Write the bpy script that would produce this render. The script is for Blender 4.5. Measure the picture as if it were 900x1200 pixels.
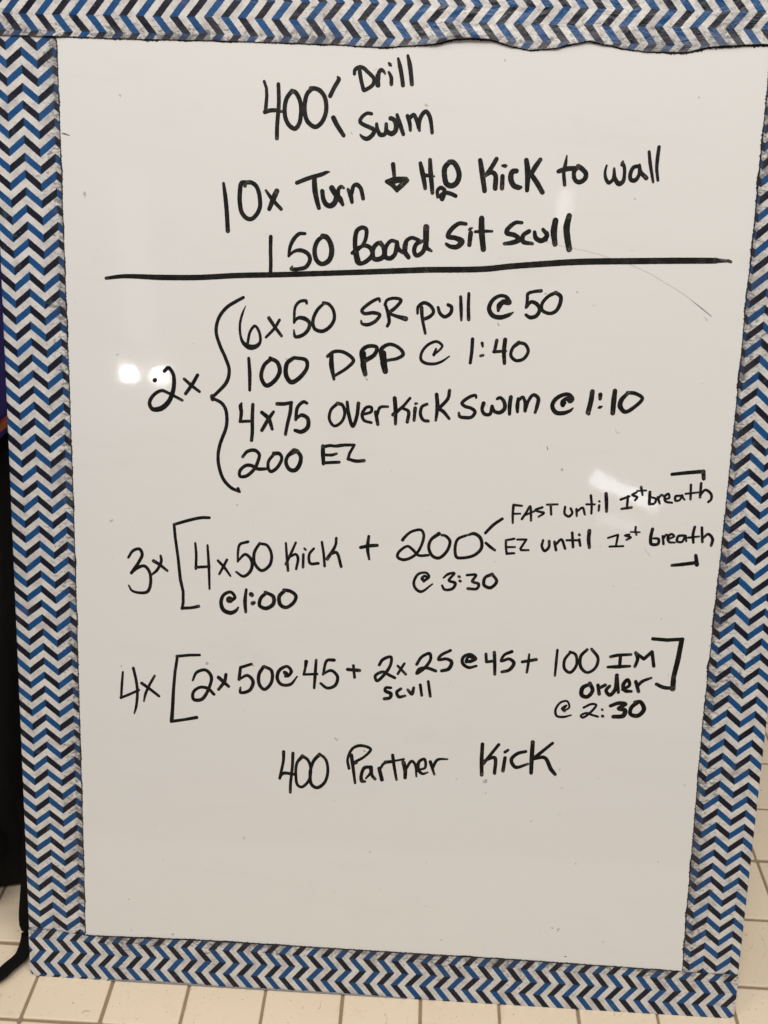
import bpy, bmesh, math, random
from mathutils import Vector, Matrix, noise

# ------------------------------------------------------------------ camera, world, lamps, exposure
sc = bpy.context.scene
for o in list(bpy.data.objects):
    bpy.data.objects.remove(o)
COL = sc.collection
random.seed(7)

cam_data = bpy.data.cameras.new('camera')
cam = bpy.data.objects.new('camera', cam_data)
COL.objects.link(cam)
sc.camera = cam
cam_data.sensor_fit = 'VERTICAL'
cam_data.sensor_height = 24.0
cam_data.lens = 20.4623
cam_data.clip_start = 0.01
cam_data.clip_end = 100
cam.matrix_world = Matrix([[0.998418, -0.038541, 0.040937, 0.325856], [0.054748, 0.500651, -0.863916, -0.43803], [0.012801, 0.864791, 0.501969, 0.742131], [0.0, 0.0, 0.0, 1.0]])

world = bpy.data.worlds.new('World')
sc.world = world
world.use_nodes = True
bg = world.node_tree.nodes['Background']
bg.inputs['Color'].default_value = (1.0, 0.95, 0.89, 1)
bg.inputs['Strength'].default_value = 0.20

sc.view_settings.view_transform = 'Standard'
sc.view_settings.look = 'None'
sc.view_settings.exposure = 0.0
sc.view_settings.gamma = 1.0
sc.cycles.use_denoising = True
sc.cycles.max_bounces = 6


def aim(o, target):
    d = Vector(target) - o.location
    o.rotation_euler = d.to_track_quat('-Z', 'Y').to_euler()


def strip(name, a, b, width, power, color, target):
    """a rectangular fixture that spans a-b and faces target"""
    a, b, tg = Vector(a), Vector(b), Vector(target)
    o = lamp(name, 'AREA', (a + b) / 2, power, color, (b - a).length, width)
    x = (b - a).normalized()
    z = ((a + b) / 2 - tg)
    z = (z - x * z.dot(x)).normalized()
    y = z.cross(x)
    o.matrix_world = Matrix(((x[0], y[0], z[0], o.location[0]), (x[1], y[1], z[1], o.location[1]), (x[2], y[2], z[2], o.location[2]), (0, 0, 0, 1)))
    return o


def lamp(name, kind, loc, power, color, size=0.1, size_y=None, target=None, roll=0):
    l = bpy.data.lights.new(name, kind)
    l.energy = power
    l.color = color
    if kind == 'AREA':
        l.shape = 'RECTANGLE' if size_y else 'DISK'
        l.size = size
        if size_y:
            l.size_y = size_y
    else:
        l.shadow_soft_size = size
    o = bpy.data.objects.new(name, l)
    COL.objects.link(o)
    o.location = loc
    if target:
        aim(o, target)
        if roll:
            o.rotation_euler.rotate_axis('Z', roll)
    return o


# ceiling fixtures of the room
lamp('ceiling_lamp', 'AREA', (0.25, -0.85, 2.45), 29, (1.0, 0.965, 0.92), 1.3, 0.6, (0.3, 0.0, 0.2))
lamp('ceiling_lamp', 'AREA', (1.5, -0.7, 2.6), 16, (1.0, 0.97, 0.925), 0.6, 1.2, (0.4, 0.0, 0.3))
lamp('ceiling_lamp', 'AREA', (-1.0, -0.2, 2.6), 12, (1.0, 0.925, 0.86), 0.6, 1.2, (0.2, 0.2, 0.1))
# the two spot bulbs that glare in the board, and the far strip lights
lamp('spot_bulb', 'POINT', (-1.3770, -3.9366, 1.9130), 3.6, (1.0, 0.97, 0.93), 0.050)
lamp('spot_bulb', 'POINT', (-1.2160, -3.9814, 1.9187), 3.6, (1.0, 0.97, 0.93), 0.050)
strip('strip_light', (1.6928, -6.0499, 1.9024), (2.2025, -5.9976, 1.6616), 0.113, 1.30, (0.90, 0.95, 1.0), (0.4833, 0.1559, 0.4209))
strip('strip_light', (1.7597, -6.1106, 1.5825), (2.0586, -6.0648, 1.5036), 0.113, 0.18, (0.92, 0.96, 1.0), (0.4799, 0.1475, 0.3983))
strip('strip_light', (0.9894, -3.1613, 2.6680), (0.9790, -3.2429, 2.5203), 0.064, 0.11, (1.0, 0.99, 0.95), (0.4226, 0.2281, 0.6159))
strip('strip_light', (-1.2165, -3.1658, 2.7181), (-1.1914, -3.5359, 1.9526), 0.163, 0.20, (1.0, 0.96, 0.92), (0.1033, 0.2133, 0.5760))

# ------------------------------------------------------------------ helpers
LEAN = 0.35463
CL, SL = math.cos(LEAN), math.sin(LEAN)
# board frame (x right, y up the board, z out of its face) -> world
BOARD = Matrix(((1, 0, 0, 0), (0, SL, -CL, 0.0045), (0, CL, SL, 0.0), (0, 0, 0, 1)))
MM = 0.001


def link(name, me, mat=None, parent=None, label=None, kind=None, smooth=False):
    o = bpy.data.objects.new(name, me)
    COL.objects.link(o)
    if mat:
        me.materials.append(mat)
    if parent:
        o.parent = parent
    if label:
        o['label'] = label
    if kind:
        o['kind'] = kind
    if smooth:
        for p in me.polygons:
            p.use_smooth = True
    return o


def mesh(name, verts, faces):
    me = bpy.data.meshes.new(name)
    me.from_pydata(verts, [], faces)
    me.update()
    return me


def empty(name, label, cat, mat=None):
    o = bpy.data.objects.new(name, None)
    o.empty_display_size = 0.05
    COL.objects.link(o)
    o['label'] = label
    o['category'] = cat
    if mat:
        o.matrix_world = mat
    return o


def fbm(x, y=0.0, z=0.0, oct=3):
    s, a, f = 0, 1, 1
    for _ in range(oct):
        s += a * noise.noise(Vector((x * f, y * f, z * f)))
        a *= .5
        f *= 2.1
    return s


class NT:
    """small node helper"""
    def __init__(self, name):
        self.m = bpy.data.materials.new(name)
        self.m.use_nodes = True
        self.t = self.m.node_tree
        self.b = self.t.nodes['Principled BSDF']
        self.out = self.t.nodes['Material Output']

    def n(self, typ, **kw):
        nd = self.t.nodes.new(typ)
        for k, v in kw.items():
            setattr(nd, k, v)
        return nd

    def put(self, sock, v):
        if hasattr(v, 'is_output') or isinstance(v, bpy.types.NodeSocket):
            self.t.links.new(v, sock)
        else:
            sock.default_value = v

    def math(self, op, a, b=0.0, c=0.0, clamp=False):
        nd = self.n('ShaderNodeMath', operation=op, use_clamp=clamp)
        self.put(nd.inputs[0], a)
        self.put(nd.inputs[1], b)
        self.put(nd.inputs[2], c)
        return nd.outputs[0]

    def mix(self, f, a, b):
        nd = self.n('ShaderNodeMix', data_type='RGBA')
        self.put(nd.inputs[0], f)
        self.put(nd.inputs[6], a if not isinstance(a, tuple) else (*a[:3], 1))
        self.put(nd.inputs[7], b if not isinstance(b, tuple) else (*b[:3], 1))
        return nd.outputs[2]

    def noise(self, vec, scale, detail=3, rough=.5, dist=0.0):
        nd = self.n('ShaderNodeTexNoise')
        self.put(nd.inputs['Vector'], vec)
        nd.inputs['Scale'].default_value = scale
        nd.inputs['Detail'].default_value = detail
        nd.inputs['Roughness'].default_value = rough
        nd.inputs['Distortion'].default_value = dist
        return nd.outputs[0]

    def mapping(self, vec, scale=(1, 1, 1), loc=(0, 0, 0), rot=(0, 0, 0)):
        nd = self.n('ShaderNodeMapping')
        self.put(nd.inputs['Vector'], vec)
        nd.inputs['Scale'].default_value = scale
        nd.inputs['Location'].default_value = loc
        nd.inputs['Rotation'].default_value = rot
        return nd.outputs[0]

    def ramp(self, v, a, b):
        nd = self.n('ShaderNodeMapRange')
        nd.interpolation_type = 'SMOOTHSTEP'
        self.put(nd.inputs[0], v)
        nd.inputs[1].default_value = a
        nd.inputs[2].default_value = b
        return nd.outputs[0]

    def bump(self, h, strength, dist=0.001):
        nd = self.n('ShaderNodeBump')
        nd.inputs['Strength'].default_value = strength
        nd.inputs['Distance'].default_value = dist
        self.put(nd.inputs['Height'], h)
        return nd.outputs[0]

    def set(self, **kw):
        for k, v in kw.items():
            k = k.replace('_', ' ')
            if isinstance(v, tuple) and len(v) == 3:
                v = (*v, 1)
            self.put(self.b.inputs[k], v)
        return self.m


# ------------------------------------------------------------------ materials
def mat_board():
    N = NT('whiteboard_enamel')
    co = N.n('ShaderNodeTexCoord').outputs['Object']
    big = N.noise(co, 3.2, 3, .5)
    wipe = N.noise(N.mapping(co, (55, 5, 1)), 1.0, 3, .6)          # up and down wiping streaks
    wipe2 = N.noise(N.mapping(co, (9, 60, 1), rot=(0, 0, .3)), 1.0, 4, .6)
    speck = N.ramp(N.noise(co, 130, 2, .4), .745, .79)
    ghost = N.ramp(N.noise(N.mapping(co, (3, 5, 1), loc=(4, 2, 0)), 3.0, 6, .65), .55, .8)
    c = N.mix(big, (.80, .783, .768), (.78, .79, .775))
    c = N.mix(N.math('MULTIPLY', ghost, .16), c, (.56, .55, .54))
    c = N.mix(N.math('MULTIPLY', N.ramp(wipe2, .5, .85), .10), c, (.60, .58, .56))
    c = N.mix(N.math('MULTIPLY', speck, .55), c, (.22, .2, .19))
    r = N.math('ADD', .02, N.math('MULTIPLY', wipe, .05))
    nb = N.bump(N.noise(co, 60, 2), .05, .0006)
    N.set(Base_Color=c, Roughness=r, Normal=nb)
    N.b.inputs['IOR'].default_value = 1.5
    N.b.inputs['Coat Weight'].default_value = 0.20
    N.b.inputs['Coat Roughness'].default_value = 0.17
    return N.m


def mat_tape(name, swap, u0, v0, flip, par, pitch=12.4, half=11.9, amp=9.4, seed=0.0, gloss=.26, wrk=.6, sl=0.0, vref=0.0, dirt=0.0):
    """chevron printed tape; the UV map holds board millimetres / 1000"""
    N = NT(name)
    uv = N.n('ShaderNodeUVMap', uv_map='tape').outputs[0]
    sep = N.n('ShaderNodeSeparateXYZ')
    N.put(sep.inputs[0], uv)
    X = N.math('MULTIPLY', sep.outputs[0], 1000)
    Y = N.math('MULTIPLY', sep.outputs[1], 1000)
    U, V = (Y, X) if swap else (X, Y)
    wob = N.math('MULTIPLY', N.math('SUBTRACT', N.noise(uv, 14 + seed, 2), .5), 2.6)
    wob2 = N.math('MULTIPLY', N.math('SUBTRACT', N.noise(uv, 17.3 + seed, 2), .5), 2.2)
    U = N.math('ADD', U, wob)
    V = N.math('ADD', V, wob2)
    if sl:
        U = N.math('SUBTRACT', U, N.math('MULTIPLY', N.math('SUBTRACT', V, vref), sl))
    s = N.math('DIVIDE', N.math('SUBTRACT', U, u0), half)
    tri = N.math('PINGPONG', s, 1.0)
    v = N.math('SUBTRACT', V, v0)
    if flip:
        v = N.math('MULTIPLY', v, -1.0)
    r = N.math('DIVIDE', N.math('SUBTRACT', v, N.math('MULTIPLY', tri, amp)), pitch)
    fr = N.math('FRACT', r)
    edge = N.math('MULTIPLY', N.math('SUBTRACT', N.noise(uv, 900, 2), .5), .08)
    fr = N.math('ADD', fr, edge)
    m1 = N.ramp(fr, 0.0, .03)
    m2 = N.ramp(fr, .50, .53)
    col = N.math('SUBTRACT', m1, m2, clamp=True)
    par_v = N.math('ADD', N.math('ADD', N.math('FLOOR', s), N.math('FLOOR', r)), float(par))
    odd = N.math('GREATER_THAN', N.math('FRACT', N.math('MULTIPLY', par_v, .5)), .25)
    blot = N.noise(uv, 60 + seed, 5, .65)
    fine = N.noise(uv, 420, 4, .7)
    blue = N.mix(blot, (.0025, .036, .125), (.010, .105, .31))
    navy = N.mix(blot, (.0028, .0036, .010), (.009, .0115, .028))
    ink = N.mix(odd, navy, blue)
    white = N.mix(N.ramp(blot, .38, .78), (.72, .70, .67), (.49, .47, .465))
    mo = N.ramp(N.noise(N.mapping(uv, loc=(2, seed, 0)), 105, 4, .6), .44, .68)
    white = N.mix(N.math('MULTIPLY', mo, .30), white, (.36, .33, .345))
    c = N.mix(col, white, ink)
    # wear: rubbed off print, dirt ground into the film near its inner edge
    inner = N.n('ShaderNodeAttribute', attribute_name='inner').outputs['Fac']
    scuff = N.ramp(N.noise(N.mapping(uv, (1, 1.15, 1)), 95 + 10 * seed, 6, .78), .57, .68)
    c = N.mix(N.math('MULTIPLY', scuff, .22), c, (.15, .17, .22))
    n1 = N.noise(uv, 26 + seed, 6, .72, .6)
    d1 = N.ramp(N.math('ADD', n1, N.math('MULTIPLY', inner, .20)), .60 - dirt, .80 - dirt)
    c = N.mix(N.math('MULTIPLY', d1, .40), c, (.07, .06, .07))
    patch = N.math('MULTIPLY', N.math('SUBTRACT', N.noise(N.mapping(uv, loc=(seed, 2, 0)), 22, 3), .5), .30)
    d2 = N.ramp(N.math('ADD', N.math('ADD', N.noise(N.mapping(uv, (1, 1.8, 1)), 210, 7, .82), patch), N.math('MULTIPLY', inner, .16)), .60 - dirt, .70 - dirt)
    c = N.mix(N.math('MULTIPLY', d2, .68), c, (.03, .028, .035))
    teal = N.ramp(N.noise(N.mapping(uv, loc=(8, seed, 0)), 60, 4, .6), .62, .72)
    c = N.mix(N.math('MULTIPLY', teal, .22), c, (.10, .22, .26))
    pk = N.ramp(N.noise(N.mapping(uv, loc=(3.3 + seed, 1, 0)), 17, 3), .66, .8)
    c = N.mix(N.math('MULTIPLY', pk, .30), c, (.30, .12, .16))
    fleck = N.ramp(N.noise(N.mapping(uv, loc=(5, 9, 0)), 700, 2), .74, .80)
    c = N.mix(N.math('MULTIPLY', fleck, .7), c, (.7, .72, .75))
    ed = N.ramp(N.math('ADD', inner, N.math('MULTIPLY', N.math('SUBTRACT', N.noise(uv, 330, 4, .7), .5), .14)), .955, 1.0)
    c = N.mix(N.math('MULTIPLY', ed, .9), c, (.03, .026, .03))
    wr = N.noise(N.mapping(uv, (.7, 1.1, 1) if swap else (1.1, .7, 1)), 48, 4, .55, .9)
    h = N.math('ADD', N.math('MULTIPLY', wr, 1.0), N.math('MULTIPLY', fine, .12))
    N.set(Base_Color=c, Roughness=N.math('ADD', gloss, N.math('MULTIPLY', blot, .25)), Normal=N.bump(h, wrk, .0018))
    if swap and wrk > .8:
        side = N.math('MULTIPLY', N.ramp(sep.outputs[0], .24, .42), wrk)
        bn = [n for n in N.t.nodes if n.type == 'BUMP'][0]
        N.put(bn.inputs['Strength'], N.math('ADD', side, .30))
    N.b.inputs['IOR'].default_value = 1.36
    return N.m


def mat_ink():
    N = NT('marker_ink')
    co = N.n('ShaderNodeTexCoord').outputs['Object']
    thin = N.n('ShaderNodeAttribute', attribute_name='thin').outputs['Fac']
    nz = N.noise(co, 900, 3, .6)
    nz2 = N.noise(co, 120, 3, .6)
    f = N.math('MULTIPLY', thin, N.ramp(N.math('ADD', nz, N.math('MULTIPLY', nz2, .35)), .58, .95), clamp=True)
    c = N.mix(N.ramp(nz2, .35, .75), (.003, .0026, .0023), (.009, .0075, .006))
    c = N.mix(f, c, (.15, .13, .11))
    N.set(Base_Color=c, Roughness=N.math('ADD', .38, N.math('MULTIPLY', nz2, .2)))
    N.b.inputs['IOR'].default_value = 1.28
    return N.m


def mat_plain(name, col, rough=.5, col2=None, scale=300, bump=0, bscale=400):
    N = NT(name)
    co = N.n('ShaderNodeTexCoord').outputs['Object']
    c = col
    if col2:
        c = N.mix(N.noise(co, scale, 5, .65), col, col2)
    N.set(Base_Color=c, Roughness=rough)
    if bump:
        N.set(Normal=N.bump(N.noise(co, bscale, 4, .6), bump, .001))
    return N.m


def mat_tile():
    N = NT('glazed_beige_tile')
    co = N.n('ShaderNodeNewGeometry').outputs['Position']
    rnd = N.n('ShaderNodeObjectInfo').outputs['Random']
    big = N.noise(co, 9, 4, .6)
    c = N.mix(big, (.80, .66, .49), (.86, .73, .56))
    c = N.mix(N.math('MULTIPLY', rnd, .30), c, (.73, .59, .43))
    st = N.ramp(N.noise(N.mapping(co, loc=(7, 3, 0)), 38, 6, .75), .55, .8)
    c = N.mix(N.math('MULTIPLY', st, .45), c, (.46, .34, .235))
    sp = N.ramp(N.noise(co, 430, 2, .5), .695, .74)
    c = N.mix(N.math('MULTIPLY', sp, .75), c, (.16, .11, .08))
    hair = N.math('ABSOLUTE', N.math('SUBTRACT', N.noise(N.mapping(co, loc=(4, 4, 0)), 16, 1, .5, 1.5), .5))
    hair = N.math('MULTIPLY', N.math('SUBTRACT', 1.0, N.ramp(hair, .0, .004)), N.ramp(N.noise(N.mapping(co, loc=(9, 1, 0)), 30, 2), .56, .62))
    c = N.mix(N.math('MULTIPLY', hair, .55), c, (.28, .18, .12))
    sp2 = N.ramp(N.noise(N.mapping(co, loc=(1, 8, 0)), 170, 3, .6), .68, .75)
    c = N.mix(N.math('MULTIPLY', sp2, .5), c, (.26, .19, .14))
    N.set(Base_Color=c, Roughness=N.math('ADD', .34, N.math('MULTIPLY', big, .2)),
          Normal=N.bump(N.noise(co, 160, 3), .12, .001))
    return N.m


M_board = mat_board()
M_ink = mat_ink()
M_tile = mat_tile()
M_grout = mat_plain('grout', (.24, .165, .105), .95, (.38, .28, .19), 90, .5, 700)
M_crud = mat_plain('dried_marker_residue', (.006, .005, .006), .85, (.035, .028, .03), 700, .8, 1500)
M_flap = mat_plain('torn_film', (.09, .09, .11), .45, (.50, .49, .50), 260, .8, 600)
M_back = mat_plain('hardboard', (.16, .10, .06), .8, (.22, .14, .08), 200)
M_nylon = mat_plain('black_nylon', (.003, .003, .0035), .85, (.006, .0055, .006), 60, .4, 1400)
M_nylon.node_tree.nodes['Principled BSDF'].inputs['IOR'].default_value = 1.25
M_web = mat_plain('black_webbing', (.004, .0035, .0035), .85, (.009, .007, .007), 900, .8, 900)
M_web.node_tree.nodes['Principled BSDF'].inputs['IOR'].default_value = 1.2
M_blue = mat_plain('blue_fleece', (.014, .010, .16), .9, (.025, .018, .24), 300, .6, 500)
M_orange = mat_plain('orange_piping', (.32, .06, .012), .6)
M_zip = mat_plain('dark_zip', (.03, .03, .032), .35)
M_scratch = mat_plain('faint_scratch', (.48, .47, .45), .6, (.62, .61, .58), 400)
M_scratch_dark = mat_plain('dark_scratch', (.10, .10, .10), .6, (.25, .25, .24), 800)
M_red = mat_plain('red_marker_smudge', (.45, .02, .03), .5)

# ------------------------------------------------------------------ floor
PITCH, OX, OY = 0.06728, 0.00620, 0.03355
N_ = 24
gv, gf = [], []
floor = link('floor', mesh('floor', [(-4, -4, -.0016), (5, -4, -.0016), (5, 5, -.0016), (-4, 5, -.0016)], [(0, 1, 2, 3)]),
             M_grout, kind='structure')


def tile_geo(cx, cy, g=.0017, rz=0.0, tx=0.0, ty=0.0, dz=0.0):
    h = PITCH / 2 - g
    V = []
    for (hh, z) in ((h, -.003), (h, -.0009), (h - .0004, -.0003), (h - .0013, 0.0)):
        k = .0013 if z > -.001 else .0009
        for sx, sy in ((1, 1), (-1, 1), (-1, -1), (1, -1)):
            a = (sx * hh, sy * (hh - k)) if sx * sy > 0 else (sx * (hh - k), sy * hh)
            b = (sx * (hh - k), sy * hh) if sx * sy > 0 else (sx * hh, sy * (hh - k))
            for p in (a, b):
                V.append((cx + p[0] * math.cos(rz) - p[1] * math.sin(rz), cy + p[0] * math.sin(rz) + p[1] * math.cos(rz),
                          z + dz + p[0] * tx + p[1] * ty))
    F = []
    for r in range(3):
        for i in range(8):
            j = (i + 1) % 8
            F.append((r * 8 + i, r * 8 + j, r * 8 + 8 + j, r * 8 + 8 + i))
    F.append(tuple(range(24, 32)))
    return V, F


tile_vars = []
for k in range(6):
    V, F = tile_geo(0, 0, .00125 + random.uniform(-.0001, .0003), random.uniform(-.006, .006), random.uniform(-.003, .003), random.uniform(-.003, .003))
    me = mesh('floor_tile', V, F)
    me.materials.append(M_tile)
    tile_vars.append(me)
rv, rf = [], []
for i in range(-16, 28):
    for j in range(-10, 30):
        cx, cy = OX + (i + .5) * PITCH, OY - .0 + (j + .5) * PITCH
        if -4 <= i <= 12 and -2 <= j <= 9:
            o = bpy.data.objects.new('floor_tile', random.choice(tile_vars))
            COL.objects.link(o)
            o.parent = floor
            o.location = (cx + random.uniform(-.0003, .0003), cy + random.uniform(-.0003, .0003), random.uniform(-.0002, .0002))
        else:
            V, F = tile_geo(cx, cy, .0011, random.uniform(-.005, .005), random.uniform(-.003, .003), random.uniform(-.003, .003))
            b = len(rv)
            rv += V
            rf += [tuple(b + q for q in f) for f in F]
link('outer_floor_tile', mesh('outer_floor_tile', rv, rf), M_tile, floor, kind='stuff')

# ------------------------------------------------------------------ whiteboard
W, H, T = 609.0, 812.0, 11.0
board = empty('whiteboard', 'white dry erase board with black handwriting and blue chevron tape border leaning on beige tiles',
              'whiteboard', BOARD)


def corner(d, r=6.0):
    d = max(0.0, d)
    return 0.0 if d >= r else r - math.sqrt(max(0.0, r * r - (r - d) ** 2))


def rounded(w, h, r, inset, n=6):
    pts = []
    for cx, cy, a0 in ((w - r, h - r, 0), (r, h - r, 90), (r, r, 180), (w - r, r, 270)):
        for k in range(n + 1):
            a = math.radians(a0 + 90 * k / n)
            pts.append((cx + (r - inset) * math.cos(a), cy + (r - inset) * math.sin(a)))
    return pts


ol = rounded(W, H, 6.0, .3)
n = len(ol)
V = [(x * MM, y * MM, 0) for x, y in ol] + [(x * MM, y * MM, -T * MM) for x, y in ol]
F = [tuple(range(n)), tuple(range(2 * n - 1, n - 1, -1))] + [(i, n + i, n + (i + 1) % n, (i + 1) % n) for i in range(n)]
link('panel', mesh('panel', V, F), M_board, board)


def lerp_tab(tab, x):
    if x <= tab[0][0]:
        return tab[0][1]
    for (x0, y0), (x1, y1) in zip(tab, tab[1:]):
        if x <= x1:
            t = (x - x0) / (x1 - x0)
            t = t * t * (3 - 2 * t) * .5 + t * .5
            return y0 + (y1 - y0) * t
    return tab[-1][1]


# tape strips: across = distance measured from the outer edge inward; side: which border
def tape(side, inner_tab, lift_tab, z0, mat, v_range, jit, label, seed):
    """inner_tab: position of the torn inner edge along the strip, lift_tab: how far that edge curls off the board (mm)"""
    v0, v1 = v_range
    nv = int((v1 - v0) / .8)
    vs = [v0 + (v1 - v0) * i / nv for i in range(nv + 1)]
    if side in ('bottom', 'top'):
        ext = [0, .15, .4, .8, 1.4, 2.2, 3.2, 4.4, 5.6]
        vs = [v0 + e for e in ext] + [v for v in vs if v0 + 6.5 < v < v1 - 6.5] + [v1 - e for e in reversed(ext)]
    NU = 26
    verts, uvs, inn = [], [], []
    for v in vs:
        e_in = lerp_tab(inner_tab, v) + jit * (fbm(v * .16, seed) * .9 + fbm(v * .9, seed, 3) * .8 + fbm(v * 2.7, seed, 5) * .5)
        lift = lerp_tab(lift_tab, v)
        if side in ('bottom', 'top'):
            out = corner(min(v - v0, v1 - v), 6.0)
        else:
            out = 0.0
        # cross section: a = distance from the board's outer edge
        row = []
        for i in range(NU + 1):
            t = i / NU
            a = e_in + (out + 1.2 - e_in) * t
            fall = math.exp(-(e_in - a) / 3.2)
            z = z0 + lift * fall + .10 * max(0, fbm(v * .05 + seed, a * .05, 2)) * (1 if z0 > .3 else .8)
            if side == 'top':
                z += .55 * max(0, fbm(v * .07, a * .16, 4.4)) * min(1, max(0, (v - 290) / 80)) * min(1, t * 6)
            if t < .02:
                z += .0
            row.append((a, z, a, math.exp(-(e_in - a) / 13.0)))
        th = z0
        for k, (da, dz) in enumerate(((.72, -.10), (.35, -.36), (.10, -.75), (0, -1.2), (0, -4), (0, -8), (0, -T + 1), (.5, -T - .2), (3, -T - th), (14, -T - th))):
            aa = out + da - th
            row.append((aa, z0 + dz if dz > -T else dz, (out - abs(dz)) if da < 1 else out - T - da, 0.02))
        for a, z, ua, q in row:
            if side == 'left':
                p, w = (a, v), (ua, v)
            elif side == 'right':
                p, w = (W - a, v), (W - ua, v)
            elif side == 'bottom':
                p, w = (v, a), (v, ua)
            else:
                p, w = (v, H - a), (v, H - ua)
            verts.append((p[0] * MM, p[1] * MM, z * MM))
            uvs.append((w[0] * MM, w[1] * MM))
            inn.append(q)
    m = NU + 1 + 10
    faces = []
    for i in range(len(vs) - 1):
        for j in range(m - 1):
            q = (i * m + j, i * m + j + 1, (i + 1) * m + j + 1, (i + 1) * m + j)
            faces.append(q if side in ('right', 'bottom') else q[::-1])
    me = mesh('border_tape', verts, faces)
    ul = me.uv_layers.new(name='tape')
    for lp in me.loops:
        ul.data[lp.index].uv = uvs[lp.vertex_index]
    at = me.attributes.new('inner', 'FLOAT', 'POINT')
    at.data.foreach_set('value', inn)
    return link('border_tape', me, mat, board, label, smooth=True)


TL = mat_tape('chevron_tape_left', False, 10.6, 548.1, False, 0, pitch=12.27, half=11.6, seed=0, dirt=.008)
TR = mat_tape('chevron_tape_right', False, 564.4, 418.5, False, 0, pitch=12.125, half=11.15, seed=1.7, sl=-.0088, vref=418.5, dirt=.022)
TT = mat_tape('chevron_tape_top', True, 781.8, 8.6, False, 1, pitch=12.33, half=11.4, sl=-.0055, vref=80.0, seed=3.1, dirt=.01, gloss=.18, wrk=1.0)
TB = mat_tape('chevron_tape_bottom', True, 13.8, 11.5, False, 0, pitch=12.184, half=11.5, sl=-.0044, vref=30.0, seed=4.9, dirt=.0)
lf = [(0, 50), (42, 49.8), (120, 50.4), (416, 50.8), (686, 49.2), (812, 48.4)]
rt = [(0, 46.6), (42, 46.6), (100, 48.0), (262, 50.0), (449, 48.7), (540, 48.4), (600, 49.0), (626, 48.4), (700, 48.7), (812, 49.0)]
bt = [(0, 47.5), (22, 46.6), (40, 44.0), (55, 42.6), (162, 44.5), (300, 43.8), (419, 43.6), (500, 42.6), (562, 41.7), (609, 42.2)]
tp = [(x, H - y) for x, y in [(48.5, 767.0), (101.3, 766.1), (163.8, 765.9), (244.3, 764.8), (287.4, 763.2), (305.7, 764.7), (324.0, 765.8), (336.0, 768.8), (348.1, 769.8), (363.3, 769.2), (378.7, 765.2), (390.9, 763.2), (408.9, 764.3), (420.8, 767.3), (432.7, 769.4), (447.8, 766.9), (457.0, 765.0), (475.1, 763.3), (499.0, 763.2), (516.5, 766.8), (534.1, 768.2), (557.7, 769.4)]]
tape('left', lf, [(0, 0), (812, .1)], .25, TL, (2, 808), .28, None, 1.3)
tape('right', rt, [(0, .05), (300, .1), (500, .3), (600, .1), (640, .6), (760, .2)], .25, TR, (2, 808), .30, None, 5.1)
tape('top', tp, [(25.5, 0.40), (44.6, 1.30), (60.4, 0.10), (281.2, 0.20), (305.6, 0.50), (336.1, 2.20), (354.3, 2.40), (372.5, 1.20), (390.6, 0.30), (414.7, 1.20), (432.7, 1.50), (456.6, 0.40), (498.4, 0.40), (528.0, 1.40), (557.5, 1.00)], .6, TT, (-.2, W + .2), .30, 'wrinkled chevron tape along the top with its lower edge curling up', 9.2)
tape('bottom', bt, [(0, .1), (100, .35), (300, .1), (609, .1)], .6, TB, (-.2, W + .2), .30, None, 14.7)


def flap(x0, x1, ya, yb, seed, label):
    verts, faces = [], []
    k = int((x1 - x0) / 1.0)
    for i in range(k + 1):
        x = x0 + (x1 - x0) * i / k
        e = math.sin(math.pi * i / k) ** .35
        top = ya + (yb - ya) * e * (1 + .35 * fbm(x * .15, seed) + .25 * fbm(x * .7, seed, 3))
        for y, z in ((.25, .9), (.25 + (top - .25) * .5, 1.25 + .25 * fbm(x * .2, seed, 6)), (max(.3, top), 1.0 + .35 * fbm(x * .4, seed, 9))):
            verts.append((x * MM, y * MM, z * MM))
    for i in range(k):
        for j in range(2):
            faces.append((i * 3 + j, i * 3 + j + 3, i * 3 + j + 4, i * 3 + j + 1))
    link('torn_tape_edge', mesh('torn_tape_edge', verts, faces), M_flap, board, label, smooth=True)


flap(68, 170, .4, 2.6, 3.0, 'torn grey tape fold at the lower edge')
flap(160, 330, .4, 2.2, 8.0, 'thin torn grey tape fold at the lower edge')


# dried marker dirt crusted along the inner edges of the tape
def crust(along, tab, v0, v1, sgn, seed, amp=1.0):
    verts, faces = [], []
    k = int((v1 - v0) / .35)
    for i in range(k + 1):
        v = v0 + (v1 - v0) * i / k
        e = tab(v)
        w = amp * (.22 + 1.3 * max(0, fbm(v * .06, seed)) + .9 * max(0, fbm(v * .8, seed, 5)) + .8 * max(0, fbm(v * 2.1, seed, 8)))
        for q, z in ((e - 1.6, .10), (e + w * .6, .16 + .25 * w * abs(fbm(v * 1.3, seed, 2))), (e + w, .04)):
            if along == 'left':
                p = (q, v)
            elif along == 'right':
                p = (W - q, v)
            elif along == 'bottom':
                p = (v, q)
            else:
                p = (v, H - q)
            verts.append((p[0] * MM, p[1] * MM, z * MM))
    for i in range(k):
        for j in range(2):
            f = (i * 3 + j, i * 3 + j + 1, i * 3 + j + 4, i * 3 + j + 3)
            faces.append(f if along in ('right', 'bottom') else f[::-1])
    link('edge_residue', mesh('edge_residue', verts, faces), M_crud, board, kind='stuff')


crust('left', lambda v: lerp_tab(lf, v), 44, 765, 1, 2.2, .8)
crust('right', lambda v: lerp_tab(rt, v), 42, 765, 1, 4.4, .9)
crust('bottom', lambda v: lerp_tab(bt, v), 50, 561, 1, 6.6, .7)
crust('top', lambda v: lerp_tab(tp, v), 49, 480, 1, 8.8, 1.0)
crust('top', lambda v: lerp_tab(tp, v), 480, 560, 1, 2.8, 1.7)


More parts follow.
